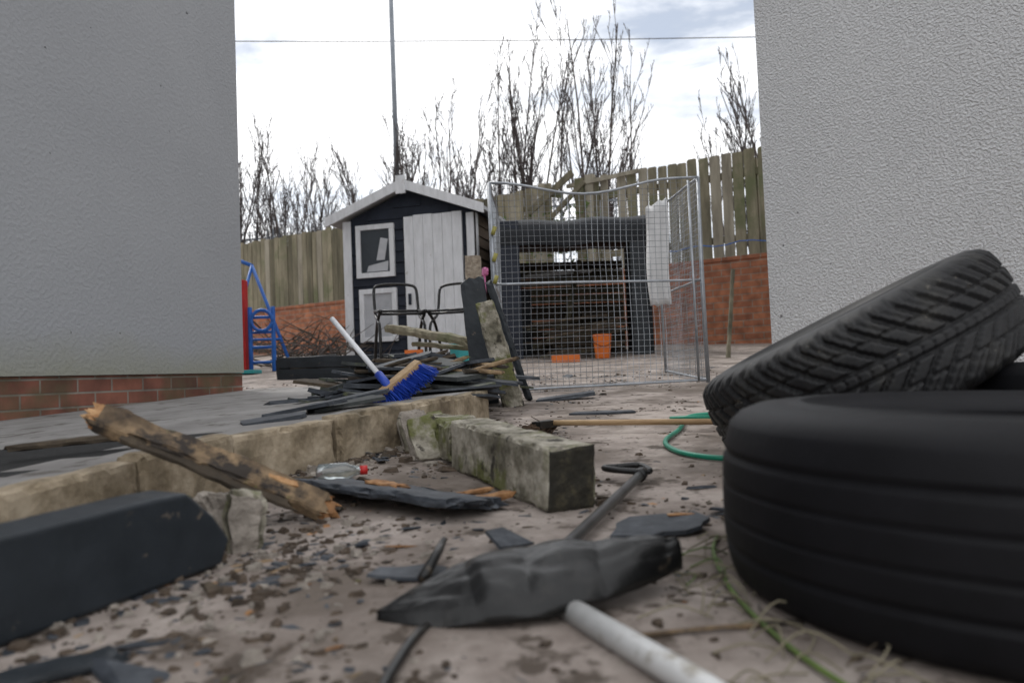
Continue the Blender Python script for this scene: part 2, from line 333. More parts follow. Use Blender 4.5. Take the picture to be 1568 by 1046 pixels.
for i in range(420):
    c=Vector((R.gauss(4.75,.28),R.uniform(-.2,.0),R.gauss(2.1,.16))); s_=R.uniform(.015,.035)
    rm=E(R.uniform(0,360),R.uniform(0,360),R.uniform(0,360))
    b.add([c+rm@Vector(q)*s_ for q in((-1,0,0),(0,-.7,0),(1.2,0,0),(0,.7,0))],[(0,1,2,3)])
b.done()
b=B('blue_rope',[M['blue2']],T)
b.tube([(5.9+i*.15,-.03-.01*(i%2),1.72+.02*math.sin(i*1.7)) for i in range(12)],.006); b.done()
b=B('wooden_stake',[M['fence3']]); b.rbeam((1.62,6.0,.35),(1.86,6.6,1.1),.03,.03,up=(0,1,0),res=.05,amp=.003); b.done()
# ---------------------------------------------------------------- trees
def branch(b,p,d,L,r,lvl,rr):
    n=4 if lvl<2 else 2;pts=[p];rs=[r];q=p.copy();dd=d.copy()
    for i in range(n):
        dd=(dd+Vector((rr.gauss(0,.08),rr.gauss(0,.08),.09 if lvl else .02))).normalized()
        q=q+dd*L/n; pts.append(q.copy()); rs.append(max(.0050,r*(1-(i+1)/n*.78)))
    b.tube(pts,rs,0 if lvl==0 else 1,n=5 if lvl==0 else 3,cap=False)
    if lvl>=3: return
    k=[11,5,2][lvl]
    for i in range(k):
        f=.25+.73*(i+rr.random())/k; a=min(int(f*n),n-1); t=f*n-a
        o=pts[a].lerp(pts[a+1],min(t,1)); th=rr.uniform(0,2*math.pi); sp=rr.uniform(.2,.55)
        nd=(dd*1.0+Vector((math.cos(th),math.sin(th),.15))*sp).normalized()
        branch(b,o,nd,L*rr.uniform(.22,.42)*(1.15-.6*f),max(.0052,rs[a]*.45),lvl+1,rr)
b=B('bare_trees',[M['bark'],M['bark2']])
rr=random.Random(19)
spec=[]
for i in range(74): spec.append((rr.uniform(-7.8,-2.3),rr.uniform(14.2,18),rr.uniform(2.8,4.3)))
for i in range(36): spec.append((rr.uniform(-2.4,-.1),rr.uniform(14.2,17),rr.uniform(3.0,4.4)))
for i in range(30): spec.append((rr.uniform(-.4,2.2),rr.uniform(14.0,16.5),rr.choice([3.4,4.2,4.9,5.5])*rr.uniform(.92,1.04)))
for i in range(16): spec.append((rr.uniform(3.9,5.6),rr.uniform(13.5,15.5),rr.uniform(3.6,4.7)))
for x,y,h in spec:
    branch(b,Vector((x,y,.8)),Vector((rr.gauss(0,.05),rr.gauss(0,.05),1)).normalized(),h,.010+h*.0048,0,rr)
b.done()
# ---------------------------------------------------------------- pole & wire
b=B('lamp_post',[M['pole']]); b.tube([(-2.06,15,.8),(-2.06,15,2.4)],.07,n=14); b.tube([(-2.06,15,2.4),(-2.06,15,9.5)],[.05,.042],n=14)
b.tube(spline([(-2.06,15,9.5),(-2.0,14.9,9.8),(-1.6,14.5,10)]),.03,n=8); b.box(-1.65,-1.35,14.3,14.6,9.95,10.05); b.done()
b=B('overhead_wire',[M['bark2']])
b.tube([(-30+i*3,20+.0*i,9.4+ -.032*(-30+i*3+6.5)+.0009*(-30+i*3)**2-.35) for i in range(21)],.015,n=4); b.done()
# ---------------------------------------------------------------- playhouse
aP=math.atan2(-.35,1.33)
TP=frameT((-1.66,8.1,.49),aP)
root=bpy.data.objects.new('playhouse',None); S.collection.objects.link(root); root.matrix_world=TP
W=1.375; D=1.25
sl=.38; AP=1.77; 
def under(x): return AP-.07-sl*abs(x-W/2)
w=B('walls',[M['navy'],M['sidewood']])
hgt=under(0)
for (ya,yb) in((.0,.03),(D-.03,D)):
    vs=[(0,ya,0),(W,ya,0),(W,ya,hgt),(W/2,ya,under(W/2)),(0,ya,hgt)]; vb=[(a,yb,c) for a,_,c in vs]
    w.add(vs+vb,[(0,1,2,3,4),(9,8,7,6,5)]+[(i,5+i,5+(i+1)%5,(i+1)%5) for i in range(5)],0)
w.box(0,.03,.03,D-.03,0,hgt,1); w.box(W-.03,W,.03,D-.03,0,hgt,1)
z=.0
while z<under(W/2)-.04:
    zt=z+.105
    lo=0;hi=W
    if zt>hgt: 
        e=(zt-hgt)/sl; lo+=e; hi-=e
    if hi-lo>.1:
        w.add([(lo,-.018,z),(hi,-.018,z),(hi,-.004,zt),(lo,-.004,zt),(lo,0,z),(hi,0,z)],[(0,1,2,3),(0,4,5,1)],0)
    if zt<hgt:
        w.add([(W+.018,0,z),(W+.018,D,z),(W+.004,D,zt),(W+.004,0,zt),(W,0,z),(W,D,z)],[(0,1,2,3),(0,4,5,1)],1)
    z+=.11
w.done(parent=root)
def winf(nm,x0,x1,z0,z1,pane):
    f=B(nm,[M['white'],pane,M['glass'],M['curtain']]); t=.05
    f.box(x0,x1,-.045,-.012,z1-t,z1); f.box(x0,x1,-.045,-.012,z0,z0+t)
    f.box(x0,x0+t,-.044,-.012,z0+t,z1-t); f.box(x1-t,x1,-.044,-.012,z0+t,z1-t)
    f.box(x0+t,x1-t,-.026,-.02,z0+t,z1-t,1)
    if pane is M['glass']:
        cx=(x0+x1)/2+.03
        f.slab((cx,-.029,z0+.18),[(-.13,-.12),(.10,-.12),(.11,-.02),(-.11,-.06)],.003,E(90,0,0),3)
        f.slab((cx+.03,-.031,z0+.27),[(-.05,-.10),(.04,-.10),(.08,.11),(.00,.13)],.003,E(90,0,0),3)
    f.done(bevel=.002,parent=root)
winf('upper_window',.13,.545,.85,1.385,M['glass']); winf('lower_window',.15,.555,.2,.735,M['curtain'])
d=B('door',[M['white'],M['navy']])
x=.66
for i in range(6):
    zt=1.43+ .02*math.sin(i*1.3)+.012*i/2
    d.box(x,x+.0985,-.05,-.02,.05,min(zt,1.44),0); x+=.1015
d.box(.655,1.275,-.022,-.019,.05,1.43,1)
d.box(.69,.72,-.065,-.05,.55,.66,1)
d.done(bevel=.003,parent=root)
t_=B('corner_trim',[M['white']])
t_.box(-.012,.075,-.04,-.019,0,hgt); t_.box(W-.065,W+.012,-.04,-.019,0,hgt-.02); t_.box(W+.02,W+.03,0,.06,0,hgt-.02); t_.done(bevel=.004,parent=root)
r=B('roof',[M['felt'],M['white']])
for sgn in(-1,1):
    ox=.15
    xe=W/2+sgn*(W/2+ox); ze=AP-sl*(W/2+ox)
    r.add([(W/2,-.13,AP),(xe,-.13,ze),(xe,D+.1,ze),(W/2,D+.1,AP),(W/2,-.13,AP-.035),(xe,-.13,ze-.035),(xe,D+.1,ze-.035),(W/2,D+.1,AP-.035)],
          [(0,1,2,3),(7,6,5,4),(0,4,5,1),(1,5,6,2),(2,6,7,3)],0)
    r.add([(W/2,-.155,AP+.02),(xe,-.155,ze+.02),(xe,-.155,ze-.075),(W/2,-.155,AP-.075),(W/2,-.132,AP+.02),(xe,-.132,ze+.02),(xe,-.132,ze-.075),(W/2,-.132,AP-.075)],
          [(0,1,2,3),(4,7,6,5),(0,4,5,1),(3,2,6,7),(1,5,6,2)],1)
r.box(W/2-.05,W/2+.05,-.175,-.157,AP-.13,AP+.05,1)
r.done(parent=root)
# ---------------------------------------------------------------- shelter behind cage
b=B('garden_shelter',[M['dark'],M['navy'],M['fence3'],M['charcoal'],M['woodd'],M['sheet'],M['fence2']])
z0=.44
b.box(-.07,.10,7.3,7.42,z0,1.72,1); b.box(1.12,1.26,7.3,7.36,z0,1.66,3)
n=16;vs=[]
prof=[(7.28,1.50),(7.26,1.60),(7.30,1.70),(7.42,1.76),(7.75,1.74),(8.4,1.72),(9.0,1.70)]
for i in range(n+1):
    t=i/n; sag=-.02*math.sin(math.pi*t)+.008*math.sin(t*11)
    for (yy,zz) in prof: vs.append((-.12+1.46*t,yy+.02*math.sin(t*9),zz+sag+(.008*math.sin(t*17+yy*3))))
k=len(prof); b.add(vs,[(i*k+j,(i+1)*k+j,(i+1)*k+j+1,i*k+j+1) for i in range(n) for j in range(k-1)],0,True)
b.box(-.10,-.05,7.45,9.0,.4,1.66,0); b.box(1.28,1.33,7.45,8.8,.4,1.66,0)
for i in range(11):  # added back panel; its dark boards stand in for brick in shade
    z=.56+i*.095
    mi=6 if i in(8,) else (2 if i in(6,7,9) else 4)
    b.beam((-.04,8.9+.01*(i%3),z),(1.27,8.9,z+R.uniform(-.015,.015)),.02,.088,mi,up=(0,0,1))
b.beam((.15,8.6,1.36),(.9,8.6,1.40),.03,.035,5)
b.rbeam((.1,8.3,.5),(.1,8.3,1.2),.22,.3,mi=0,up=(0,1,0),res=.08,amp=.02,seed=91)  # this dark lump and the next are added to deepen the interior shade
b.rbeam((.9,8.4,.52),(.9,8.4,.95),.35,.3,mi=4,up=(0,1,0),res=.08,amp=.02,seed=92)
b.beam((.5,8.2,.5),(.75,8.5,1.5),.04,.04,2)
b.done()
b=B('timber_planks',[M['fence3'],M['woodd'],M['fence']])
for i in range(24):
    x=R.uniform(.0,.6); y=R.uniform(6.9,8.4); zz=gz(y)+.03+i*.012
    a=R.uniform(-.35,.35)
    b.rbeam((x-.05,y,zz+R.uniform(-.01,.02)),(x+.6*math.cos(a),y+.6*math.sin(a),zz+R.uniform(0,.1)),.08,.022,mi=[0,1,1][i%3],res=.06,amp=.003,seed=i,jag=.01)
b.done()
b=B('orange_bucket',[M['orange'],M['black']])
x,y=.77,6.8; zz=gz(y)
b.tube([(x,y,zz),(x,y,zz+.012)],.062,n=24)
b.tube([(x,y,zz),(x,y,zz+.20)],[.062,.080],n=24,cap=False); b.tube([(x,y,zz+.20),(x,y,zz+.19)],[.084,.084],n=24,cap=False); b.tube([(x,y,zz+.205),(x,y,zz+.02)],[.078,.060],n=24,cap=False)
b.tube(spline([(x-.082,y,zz+.19),(x-.07,y-.05,zz+.13),(x,y-.09,zz+.10),(x+.07,y-.05,zz+.13),(x+.082,y,zz+.19)]),.003,mi=1,n=6)
b.done()
b=B('orange_tray',[M['orange']])
b.box(.32,.54,6.4,6.6,gz(6.4),gz(6.4)+.02)
for q in((.32,.33),(.53,.54)): b.box(q[0],q[1],6.4,6.6,gz(6.4)+.02,gz(6.4)+.06)
b.box(.33,.53,6.4,6.41,gz(6.4)+.02,gz(6.4)+.06); b.box(.33,.53,6.59,6.6,gz(6.4)+.02,gz(6.4)+.06); b.done()
# ---------------------------------------------------------------- mesh kennel cage
b=B('wire_mesh_kennel',[M['galv'],M['yellow']])
def panel(p0,p1,zb0,zb1,ztop,mid,sp=.027,wr=.0012,fr=.008):
    p0=Vector(p0);p1=Vector(p1);L=(p1-p0).length;n=int(L/sp)
    def P(t,z):
        q=p0.lerp(p1,t)
        off=.012*math.sin(t*7+z*3)
        return Vector((q.x+.004*math.sin(z*9+t*5),q.y+off,z))
    for i in range(n+1):
        t=i/n; zb=zb0+(zb1-zb0)*t; zt=ztop(t)
        b.tube([P(t,zb+(zt-zb)*k/4) for k in range(5)],wr,n=3,cap=False)
    zb=min(zb0,zb1); k=0
    while zb+k*sp<1.3:
        z=zb+k*sp; pts=[]
        for i in range(13):
            t=i/12
            if z<ztop(t): pts.append(P(t,z))
            else:
                if len(pts)>1: b.tube(pts,wr,n=3,cap=False)
                pts=[]
        if len(pts)>1: b.tube(pts,wr,n=3,cap=False)
        k+=1
    b.tube([P(i/16,ztop(i/16)) for i in range(17)],fr*.75,n=8)
    b.tube([P(i/16,mid) for i in range(17)],fr*.75,n=8)
    b.tube([P(i/16,(zb0+(zb1-zb0)*i/16)+.012) for i in range(17)],fr*.7,n=8)
    for t in(0,1): b.tube([P(t,(zb0 if t==0 else zb1)),P(t,.7),P(t,ztop(t))],fr,n=8)
top=lambda t:1.167+.023*t-.06*math.sin(math.pi*min(1,t*1.15))**2
panel((-.07,3.55,0),(.90,3.70,0),.222,.232,top,.71)
panel((.905,3.71,0),(.86,4.5,0),.232,.28,lambda t:1.19+.03*t,.72)
panel((-.075,3.56,0),(-.05,4.4,0),.222,.275,lambda t:1.167+.02*t,.71)
b.tube([(.85,3.66,.24),(.845,3.66,1.17)],.006); 
for z in(.95,.83,.73): b.tube([(-.07+.002,3.545,z-.018),(-.055,3.54,z+.018)],.010,mi=1,n=8)
b.done()
b=B('hanging_sheet',[M['sheet']])
n=14;m_=6;vs=[]
for i in range(n+1):
    for j in range(m_+1):
        z=1.17-.53*i/n; x=.745+.095*j/m_+.005*math.sin(i*.5)
        vs.append((x,4.25+.014*math.sin(j*1.6+i*.3)-.1*j/m_,z+.03*(j/m_)*(1-i/n)+.008*math.sin(j*2.1)))
b.add(vs,[(i*(m_+1)+j,i*(m_+1)+j+1,(i+1)*(m_+1)+j+1,(i+1)*(m_+1)+j) for i in range(n) for j in range(m_)],0,True)
o=b.done(); o.modifiers.new('s','SOLIDIFY').thickness=.004
# ---------------------------------------------------------------- posts
b=B('concrete_post',[M['stone']])
b.rbeam((.0,3.05,.17),(-.10,3.02,.585),.085,.075,up=(0,1,0),res=.015,amp=.007,seed=3,taper=.18,chipc=.05); b.done()
b=B('timber_post',[M['charcoal'],M['slate']])
b.rbeam((-.11,3.2,.18),(-.15,3.2,.69),.10,.05,up=(0,1,0),res=.02,amp=.003,seed=5,jag=.012)
b.rbeam((.06,3.22,.2),(-.085,3.18,.68),.03,.05,up=(0,1,0),res=.02,amp=.003,seed=6,mi=0,jag=.01); b.done()
b=B('aggregate_post',[M['concpost']]); b.rbeam((-.225,5.0,.3),(-.225,5.0,1.06),.10,.10,up=(0,1,0),res=.03,amp=.004,seed=8); b.done()
b=B('concrete_beam',[M['stone'],M['stonedark'],M['stonechip']])
b.rbeam((.088,1.285,.130),(-.10,1.74,.158),.088,.105,res=.007,amp=.005,seed=12,freq=10,endmi=1,chipc=.08)
b.rbeam((-.103,1.76,.155),(-.165,2.0,.168),.092,.088,res=.009,amp=.009,seed=17,freq=11,jag=.008,chipc=.08)
b.rbeam((-.175,2.01,.160),(-.245,2.24,.175),.085,.075,res=.010,amp=.012,seed=18,freq=13,jag=.012,chipc=.08)
for i in range(5):
    b.rbeam((-.195-.02*i,1.84+.07*i,.115),(-.222-.02*i,1.87+.07*i,.215+.006*(i%2)),.07,.018,up=(-.3,1,0),res=.012,amp=.006,seed=20+i,mi=i%2*2,chipc=.05)
b.done()
# ---------------------------------------------------------------- slates
def outline(l,w,rr,n=9):
    base=[(-.5,-.5),(0,-.5),(.5,-.5),(.5,0),(.5,.5),(.2,.5),(-.2,.5),(-.5,.5),(-.5,0)]
    return [((x+rr.uniform(-.09,.09))*l,(y+rr.uniform(-.12,.12))*w) for x,y in base]
b=B('slate_pile',[M['slate'],M['slatemoss'],M['woodd'],M['woodb']])
rr=random.Random(5)
for i in range(150):
    t=rr.random()
    x=rr.gauss(-.38,.15); y=rr.gauss(2.95,.22)
    if x>-.02 or x<-.82 or y<2.52: continue
    hh=max(0,1-((x+.36)/.36)**2-((y-2.95)/.5)**2)
    z=gz(y)+.07+ .14*hh*rr.random()
    b.slab((x,y,z),outline(rr.uniform(.10,.28),rr.uniform(.06,.16),rr),rr.uniform(.007,.016),E(rr.uniform(-12,12),rr.uniform(-14,14),rr.uniform(-60,60)),rr.choice([0,0,0,1,2,1]))
for i in range(18):
    x=rr.gauss(-.35,.15); y=rr.uniform(2.6,3.1); z=gz(y)+.14+rr.uniform(0,.06); a=rr.uniform(-.5,.5); L=rr.uniform(.08,.2)
    b.rbeam((x,y,z),(x+L*math.cos(a),y+L*math.sin(a),z+rr.uniform(-.04,.05)),.02,.015,mi=rr.choice([2,3]),res=.02,amp=.003,jag=.01,seed=i)
for (x,y,z,l,w_,rz,ry) in [(-.60,1.98,.215,.16,.10,20,-6),(-.56,2.12,.235,.18,.1,-15,-8),(-.47,2.2,.24,.2,.1,25,-8),(-.5,2.35,.25,.25,.12,5,-10),(-.08,3.1,.30,.34,.1,5,4),(-.13,2.9,.29,.3,.1,-8,8),(-.42,2.5,.26,.2,.12,30,0),(-.22,2.68,.275,.2,.12,-20,5)]:
    b.slab((x,y,z),outline(l,w_,rr),.010,E(3,ry,rz),rr.choice([0,1]))
b.done()
b=B('slate_board',[M['slate'],M['woodo']])
T_,l=b.frame((-.375,1.52,.112),(-.06,1.27,.10))
b.rough(T_@Matrix.Rotation(-.14,4,'X'),(l,.14,.016),res=.010,amp=.004,seed=31,jag=.016,chipc=.05)
b.rbeam((-.27,1.47,.118),(-.20,1.40,.114),.03,.008,mi=1,res=.007,amp=.005,seed=33,jag=.012)
b.rbeam((-.08,1.34,.095),(-.02,1.37,.098),.035,.012,mi=1,res=.006,amp=.008,seed=34,jag=.012)
b.rbeam((-.10,1.40,.095),(-.05,1.43,.10),.02,.010,mi=1,res=.006,amp=.006,seed=35,jag=.012)
b.done()
b=B('slate_fragment',[M['slate'],M['woodo']])
b.slab((.195,1.13,.080),[(-.075,-.02),(-.05,-.027),(-.025,-.038),(.0,-.028),(.03,-.033),(.055,-.022),(.062,-.01),(.078,.005),(.066,.04),(.04,.030),(.02,.042),(-.03,.045),(-.055,.025),(-.06,.005)],.006,E(9,-3,6),0)
b.rbeam((.215,1.16,.090),(.255,1.165,.089),.010,.004,mi=1,res=.008,amp=.002,seed=3); b.done()
b=B('slate_fragment',[M['slate']])
b.slab((-.13,.98,.066),[(-.06,-.01),(-.03,-.025),(.0,-.03),(.035,-.012),(.06,.01),(.02,.03),(-.01,.018),(-.04,.02)],.004,E(4,6,20)); 
b.slab((-.02,1.08,.082),[(-.03,-.02),(.04,-.02),(.02,.025),(-.02,.02)],.004,E(25,6,50)); 
b.slab((.20,3.2,.205),[(-.12,-.03),(.12,-.04),(.13,.03),(-.10,.04)],.014,E(4,-6,5)); 
b.slab((.30,2.65,.166),[(-.12,-.03),(.0,-.04),(.1,-.02),(.09,.03),(-.1,.03)],.006,E(2,0,-8)); b.done()
b=B('broken_plank',[M['woodb'],M['woodd'],M['woodo']])
b.rbeam((-.650,1.24,.264),(-.315,1.31,.098),.052,.026,up=(-.1,-.55,1),res=.006,amp=.0042,seed=41,jag=.014,freq=16,endmi=2,chipc=.05)
b.rbeam((-.60,1.235,.232),(-.36,1.285,.112),.040,.010,up=(-.1,-.55,1),mi=1,res=.008,amp=.004,seed=44,jag=.02)
b.rbeam((-.655,1.238,.270),(-.628,1.243,.254),.042,.018,mi=2,up=(-.1,-.55,1),res=.005,amp=.006,seed=47,jag=.012)
b.rbeam((-.335,1.305,.106),(-.300,1.315,.090),.03,.012,mi=2,up=(-.1,-.55,1),res=.005,amp=.006,seed=48,jag=.014)
b.rbeam((-.43,1.285,.168),(-.36,1.30,.138),.012,.006,mi=2,up=(-.1,-.55,1),res=.005,amp=.003,seed=49,jag=.012)
b.done()
b=B('ridge_board',[M['charcoal'],M['black']])
xa=Vector((-.42,1.07,.0));xb=Vector((-.80,.30,-.0)); 
dx=(xa-xb).normalized(); up_=Vector((0,.0,1)); sd=dx.cross(up_)
Rm=Matrix((dx,up_,sd)).transposed()
b.slab(Vector((-.42,1.07,0)),[(-.86,.02),(0,.068),(.015,.10),(-.012,.135),(-.055,.172),(-.10,.172),(-.86,.135)],.065,Rm)
o=b.done(bevel=.006)
b=B('broken_concrete_block',[M['stone'],M['stonechip'],M['charcoal']])
b.rbeam((-.425,1.21,.095),(-.385,1.13,.105),.05,.085,res=.006,amp=.012,seed=63,freq=16,chipc=.1,endmi=1,mi=0)
b.rbeam((-.47,1.22,.10),(-.42,1.14,.125),.05,.05,mi=1,res=.006,amp=.016,seed=64,freq=19,chipc=.1)
b.rbeam((-.56,1.27,.09),(-.50,1.20,.11),.05,.05,mi=0,res=.007,amp=.014,seed=65,freq=17,chipc=.1)
b.done()
# ---------------------------------------------------------------- brooms
b=B('blue_broom',[M['handle'],M['blue'],M['pole'],M['white']])
h0=Vector((-.418,2.36,.242));h1=Vector((-.285,2.42,.350))
b.rbeam(h0,h1,.040,.020,up=(-.6,-.5,.6),res=.02,amp=.001)
ax=(h1-h0).normalized(); down=Vector((.66,-.15,-.60)).normalized()
for i in range(700):
    t=rr.random(); p=h0.lerp(h1,t)+Vector((0,rr.uniform(-.018,.018),0))
    q=p+down*rr.uniform(.048,.062)+Vector((rr.gauss(0,.006),rr.gauss(0,.006),rr.gauss(0,.006)))+ax*(t-.5)*.03
    b.tube([p,q],.0016,mi=1,n=3,cap=False)
mid=h0.lerp(h1,.35)
hd=(Vector((-.59,2.62,.51))-mid).normalized()
b.tube([mid,mid+hd*.07],.013,mi=1,n=10)
b.tube([mid+hd*.06,Vector((-.59,2.62,.51))],.0085,mi=3,n=10); b.done()
b=B('yard_broom',[M['handle'],M['bristle'],M['black']])
b.tube([(.10,2.21,.165),(.56,2.13,.155)],.0080,mi=0,n=10)
b.rbeam((.055,2.16,.163),(.115,2.24,.163),.03,.02,mi=2,res=.02,amp=.001)
for i in range(520):
    t=rr.random(); p=Vector((.055,2.16,.158)).lerp(Vector((.115,2.24,.158)),t)+Vector((rr.uniform(-.012,.012),rr.uniform(-.01,.01),0))
    b.tube([p,p+Vector((-.035+rr.gauss(0,.008),-.02+rr.gauss(0,.008),-.012+rr.gauss(0,.010)))],.0014,mi=1,n=3,cap=False)
b.done()
b=B('green_hose',[M['green']])
b.tube(spline([(.9,2.5,.165),(.63,2.44,.16),(.52,2.40,.155),(.44,2.14,.14),(.365,1.95,.128),(.352,1.82,.12),(.38,1.72,.114),(.45,1.66,.11),(.56,1.66,.112),(.8,1.8,.12)]),.0060,n=10)
b.tube(spline([(.46,2.36,.155),(.5,2.28,.16),(.6,2.32,.155),(.8,2.3,.15)]),.0060,n=10); b.done()
b=B('plastic_bottle',[M['pet'],M['red']])
b.tube([(-.40,1.60,.122),(-.397,1.60,.122),(-.345,1.615,.121),(-.335,1.618,.121),(-.318,1.622,.121)],[.010,.017,.018,.013,.008],mi=0,n=14)
b.tube([(-.318,1.622,.121),(-.304,1.626,.121)],.0095,mi=1,n=12); b.done()
# ---------------------------------------------------------------- shovel
b=B('black_shovel',[M['black'],M['tube']])
p0=Vector((-.150,.84,.056));p1=Vector((.175,.90,.088)); side=Vector((.20,-.95,-.20)).normalized()
nu,nv=60,20;vs=[];up=Vector((0,-.25,.96))
for i in range(nu+1):
    u=i/nu; wv=.074*(math.sin(math.pi*min(1,max(0,.004+u*.975)))**.85)*(1-.2*u)+.002
    for j in range(nv+1):
        v=j/nv*2-1
        p=p0.lerp(p1,u)+side*v*wv
        rid=.0075*(abs(math.sin(u*13+v*.6))**.6)*(1-v*v)**.5*(1 if u>.3 else .25)
        p+=up*(.018*(1-v*v)*min(1,u*3)+rid+.010*math.sin(u*math.pi)+.005*noise.noise(Vector((u*9,v*4,0)))+(-.008 if v>.8 else 0))
        vs.append(p)
b.add(vs,[(i*(nv+1)+j,(i+1)*(nv+1)+j,(i+1)*(nv+1)+j+1,i*(nv+1)+j+1) for i in range(nu) for j in range(nv)],0,True)
b.tube([(.03,.92,.088),(.05,1.0,.080),(.222,1.46,.108)],.0085,mi=1,n=12)
b.tube([(.222,1.46,.108),(.232,1.49,.11)],.012,mi=0,n=10)
b.tube(spline([(.19,1.53,.118),(.165,1.52,.118),(.19,1.50,.115),(.245,1.49,.112),(.235,1.54,.118),(.19,1.53,.118)]),.006,mi=0,n=8)
o=b.done(); sd_m=o.modifiers.new('s','SOLIDIFY'); sd_m.thickness=.0035
b=B('white_plastic_pipe',[M['pipe']]); b.tube([(.045,.83,.060),(.131,.64,.054),(.19,.50,.045)],.0125,n=16); b.done()
b=B('metal_rod',[M['black']])
b.tube([(-.115,.94,.068),(-.102,1.01,.085),(-.098,1.04,.092)],[.007,.006,.004],n=8)
b.tube(spline([(-.09,.84,.050),(-.105,.78,.052),(-.115,.70,.05),(-.12,.6,.05)]),.0050,n=8); b.done()
# ---------------------------------------------------------------- tyres
def tyre(name,c,axis,Ro,Wd,pattern,m_,spin=0,NN=420):
    b=B(name,[m_])
    tw=Wd*.80; prof=[]
    nt_=48
    for i in range(nt_+1):
        s_=i/nt_*2-1; prof.append((Ro-.010*abs(s_)**3,s_*tw/2,s_))
    side=[(Ro-.022,Wd*.455),(Ro-.040,Wd*.49),(Ro-.065,Wd*.505),(Ro-.085,Wd*.50),(Ro-.088,Wd*.512),(Ro-.093,Wd*.512),(Ro-.096,Wd*.49),(Ro-.112,Wd*.455),(Ro-.122,Wd*.43),(Ro-.128,Wd*.40),(Ro-.130,Wd*.37),(Ro-.118,Wd*.36),(Ro-.09,Wd*.41),(Ro-.05,Wd*.42),(Ro-.022,Wd*.36),(Ro-.018,Wd*.15)]
    loop=[(r,z,s_) for r,z,s_ in prof]+[(r,z,None) for r,z in side]+[(r,-z,None) for r,z in side[::-1]]
    vs=[];fs=[];k=len(loop)
    for a in range(NN):
        th=2*math.pi*a/NN
        for r,z,s_ in loop:
            if s_ is not None: r=r-pattern(th,s_)
            elif abs(z)>Wd*.44 and r>Ro-.035 and pattern(th,.9 if z>0 else -.9)>.003: r-=.006
            vs.append((r*math.cos(th),r*math.sin(th),z))
    for a in range(NN):
        a2=(a+1)%NN
        for i in range(k): fs.append((a*k+i,a2*k+i,a2*k+(i+1)%k,a*k+(i+1)%k))
    q=Vector(axis).normalized().to_track_quat('Z','Y').to_matrix().to_4x4()
    b.add(vs,fs,0,True,Matrix.Translation(c)@q@Matrix.Rotation(spin,4,'Z'))
    return b.done()
def patV(th,s):
    d=0; f=(th*44/(2*math.pi)+abs(s)**.8*2.2)%1
    if abs(s)>.14 and f<.30: d=.009
    if .12<abs(s)<.19: d=max(d,.009)
    if .55<abs(s)<.60 : d=max(d,.007)
    f2=(th*88/(2*math.pi)+abs(s)*2.0)%1
    if abs(s)<.12 and f2<.2: d=.003
    if abs(s)>.6 and abs(f-.65)<.05: d=max(d,.003)
    return d
def patR(th,s):
    for c in(-.6,-.2,.2,.6):
        if abs(s-c)<.03: return .004
    return 0
tyre('tyre',(.690,1.60,.298),(-.42,.09,.90),.308,.205,patV,M['rubber'],NN=704)
tyre('tyre',(.565,.88,.143),(.02,-.02,1),.33,.210,patR,M['rubber2'])
tyre('tyre',(1.10,1.38,.175),(.05,.0,1),.31,.20,patR,M['rubber2'])
# ---------------------------------------------------------------- garden items
b=B('raised_planter',[M['charcoal'],M['woodd']])
for k in range(2): b.rbeam((-1.62,5.5,.37+k*.08),(-.2,5.15,.35+k*.08),.04,.075,res=.1,amp=.003,seed=70+k)
b.rbeam((-1.62,5.5,.40),(-1.4,6.3,.45),.04,.15,res=.1,amp=.003,seed=72); b.rbeam((-.2,5.15,.38),(0.0,5.95,.43),.04,.15,res=.1,amp=.003,seed=73)
b.rbeam((-1.5,5.9,.40),(-.1,5.55,.40),.7,.08,mi=1,res=.08,amp=.02,seed=74); b.done()
def chair(x,y,s,rz,name='garden_chair'):
    b=B(name,[M['black']],Matrix.Translation((x,y,gz(y)+.12))@Matrix.Rotation(rz,4,'Z')@Matrix.Scale(s,4))
    for sx in(-.2,.2):
        b.tube(spline([(sx,-.15,0),(sx,-.12,.3),(sx,.12,.42),(sx,.2,.62)]),.014); b.tube(spline([(sx,.25,0),(sx,.05,.3),(sx,-.18,.42)]),.014)
        b.tube([(sx,-.2,.42),(sx,.14,.45)],.016)
    b.tube(spline([(-.2,.2,.62),(-.17,.22,.69),(0,.23,.71),(.17,.22,.69),(.2,.2,.62)]),.014)
    b.tube([(-.2,-.15,.02),(.2,-.15,.02)],.013); b.tube([(-.2,.25,.02),(.2,.25,.02)],.013); b.tube([(-.2,-.17,.4),(.2,-.17,.4)],.013)
    b.tube([(-.2,.12,.45),(.2,.12,.45)],.013)
    b.done()
chair(-.70,5.0,.70,.3); chair(-.37,5.2,.70,-.2)
b=B('timber_log',[M['fence'],M['fence2']]); b.rbeam((-.70,4.6,.60),(-.22,4.2,.485),.07,.05,res=.03,amp=.008,seed=80,jag=.02)
b.rbeam((-.55,4.5,.50),(-.2,4.3,.45),.06,.03,res=.03,amp=.006,seed=81,jag=.02); b.done()
b=B('teal_bucket',[M['teal']]); b.tube([(-.31,4.9,.40),(-.31,4.9,.50)],[.065,.08],n=20,cap=False); b.tube([(-.31,4.9,.40),(-.31,4.9,.405)],.064,n=20); b.tube([(-.31,4.9,.497),(-.31,4.9,.507)],[.084,.084],n=20,cap=False); b.done()
b=B('red_toy_tray',[M['red'],M['orange']]); b.rbeam((-.62,4.5,.425),(-.46,4.5,.435),.12,.03,res=.03,amp=.003); b.beam((-.60,4.46,.455),(-.5,4.46,.455),.05,.02,1); b.done()
b=B('pink_toy',[M['pink']]); b.rbeam((-.22,6.3,1.13),(-.17,6.3,1.13),.06,.07,res=.02,amp=.01,seed=2); b.tube([(-.2,6.3,.4),(-.2,6.3,1.1)],.012); b.done()
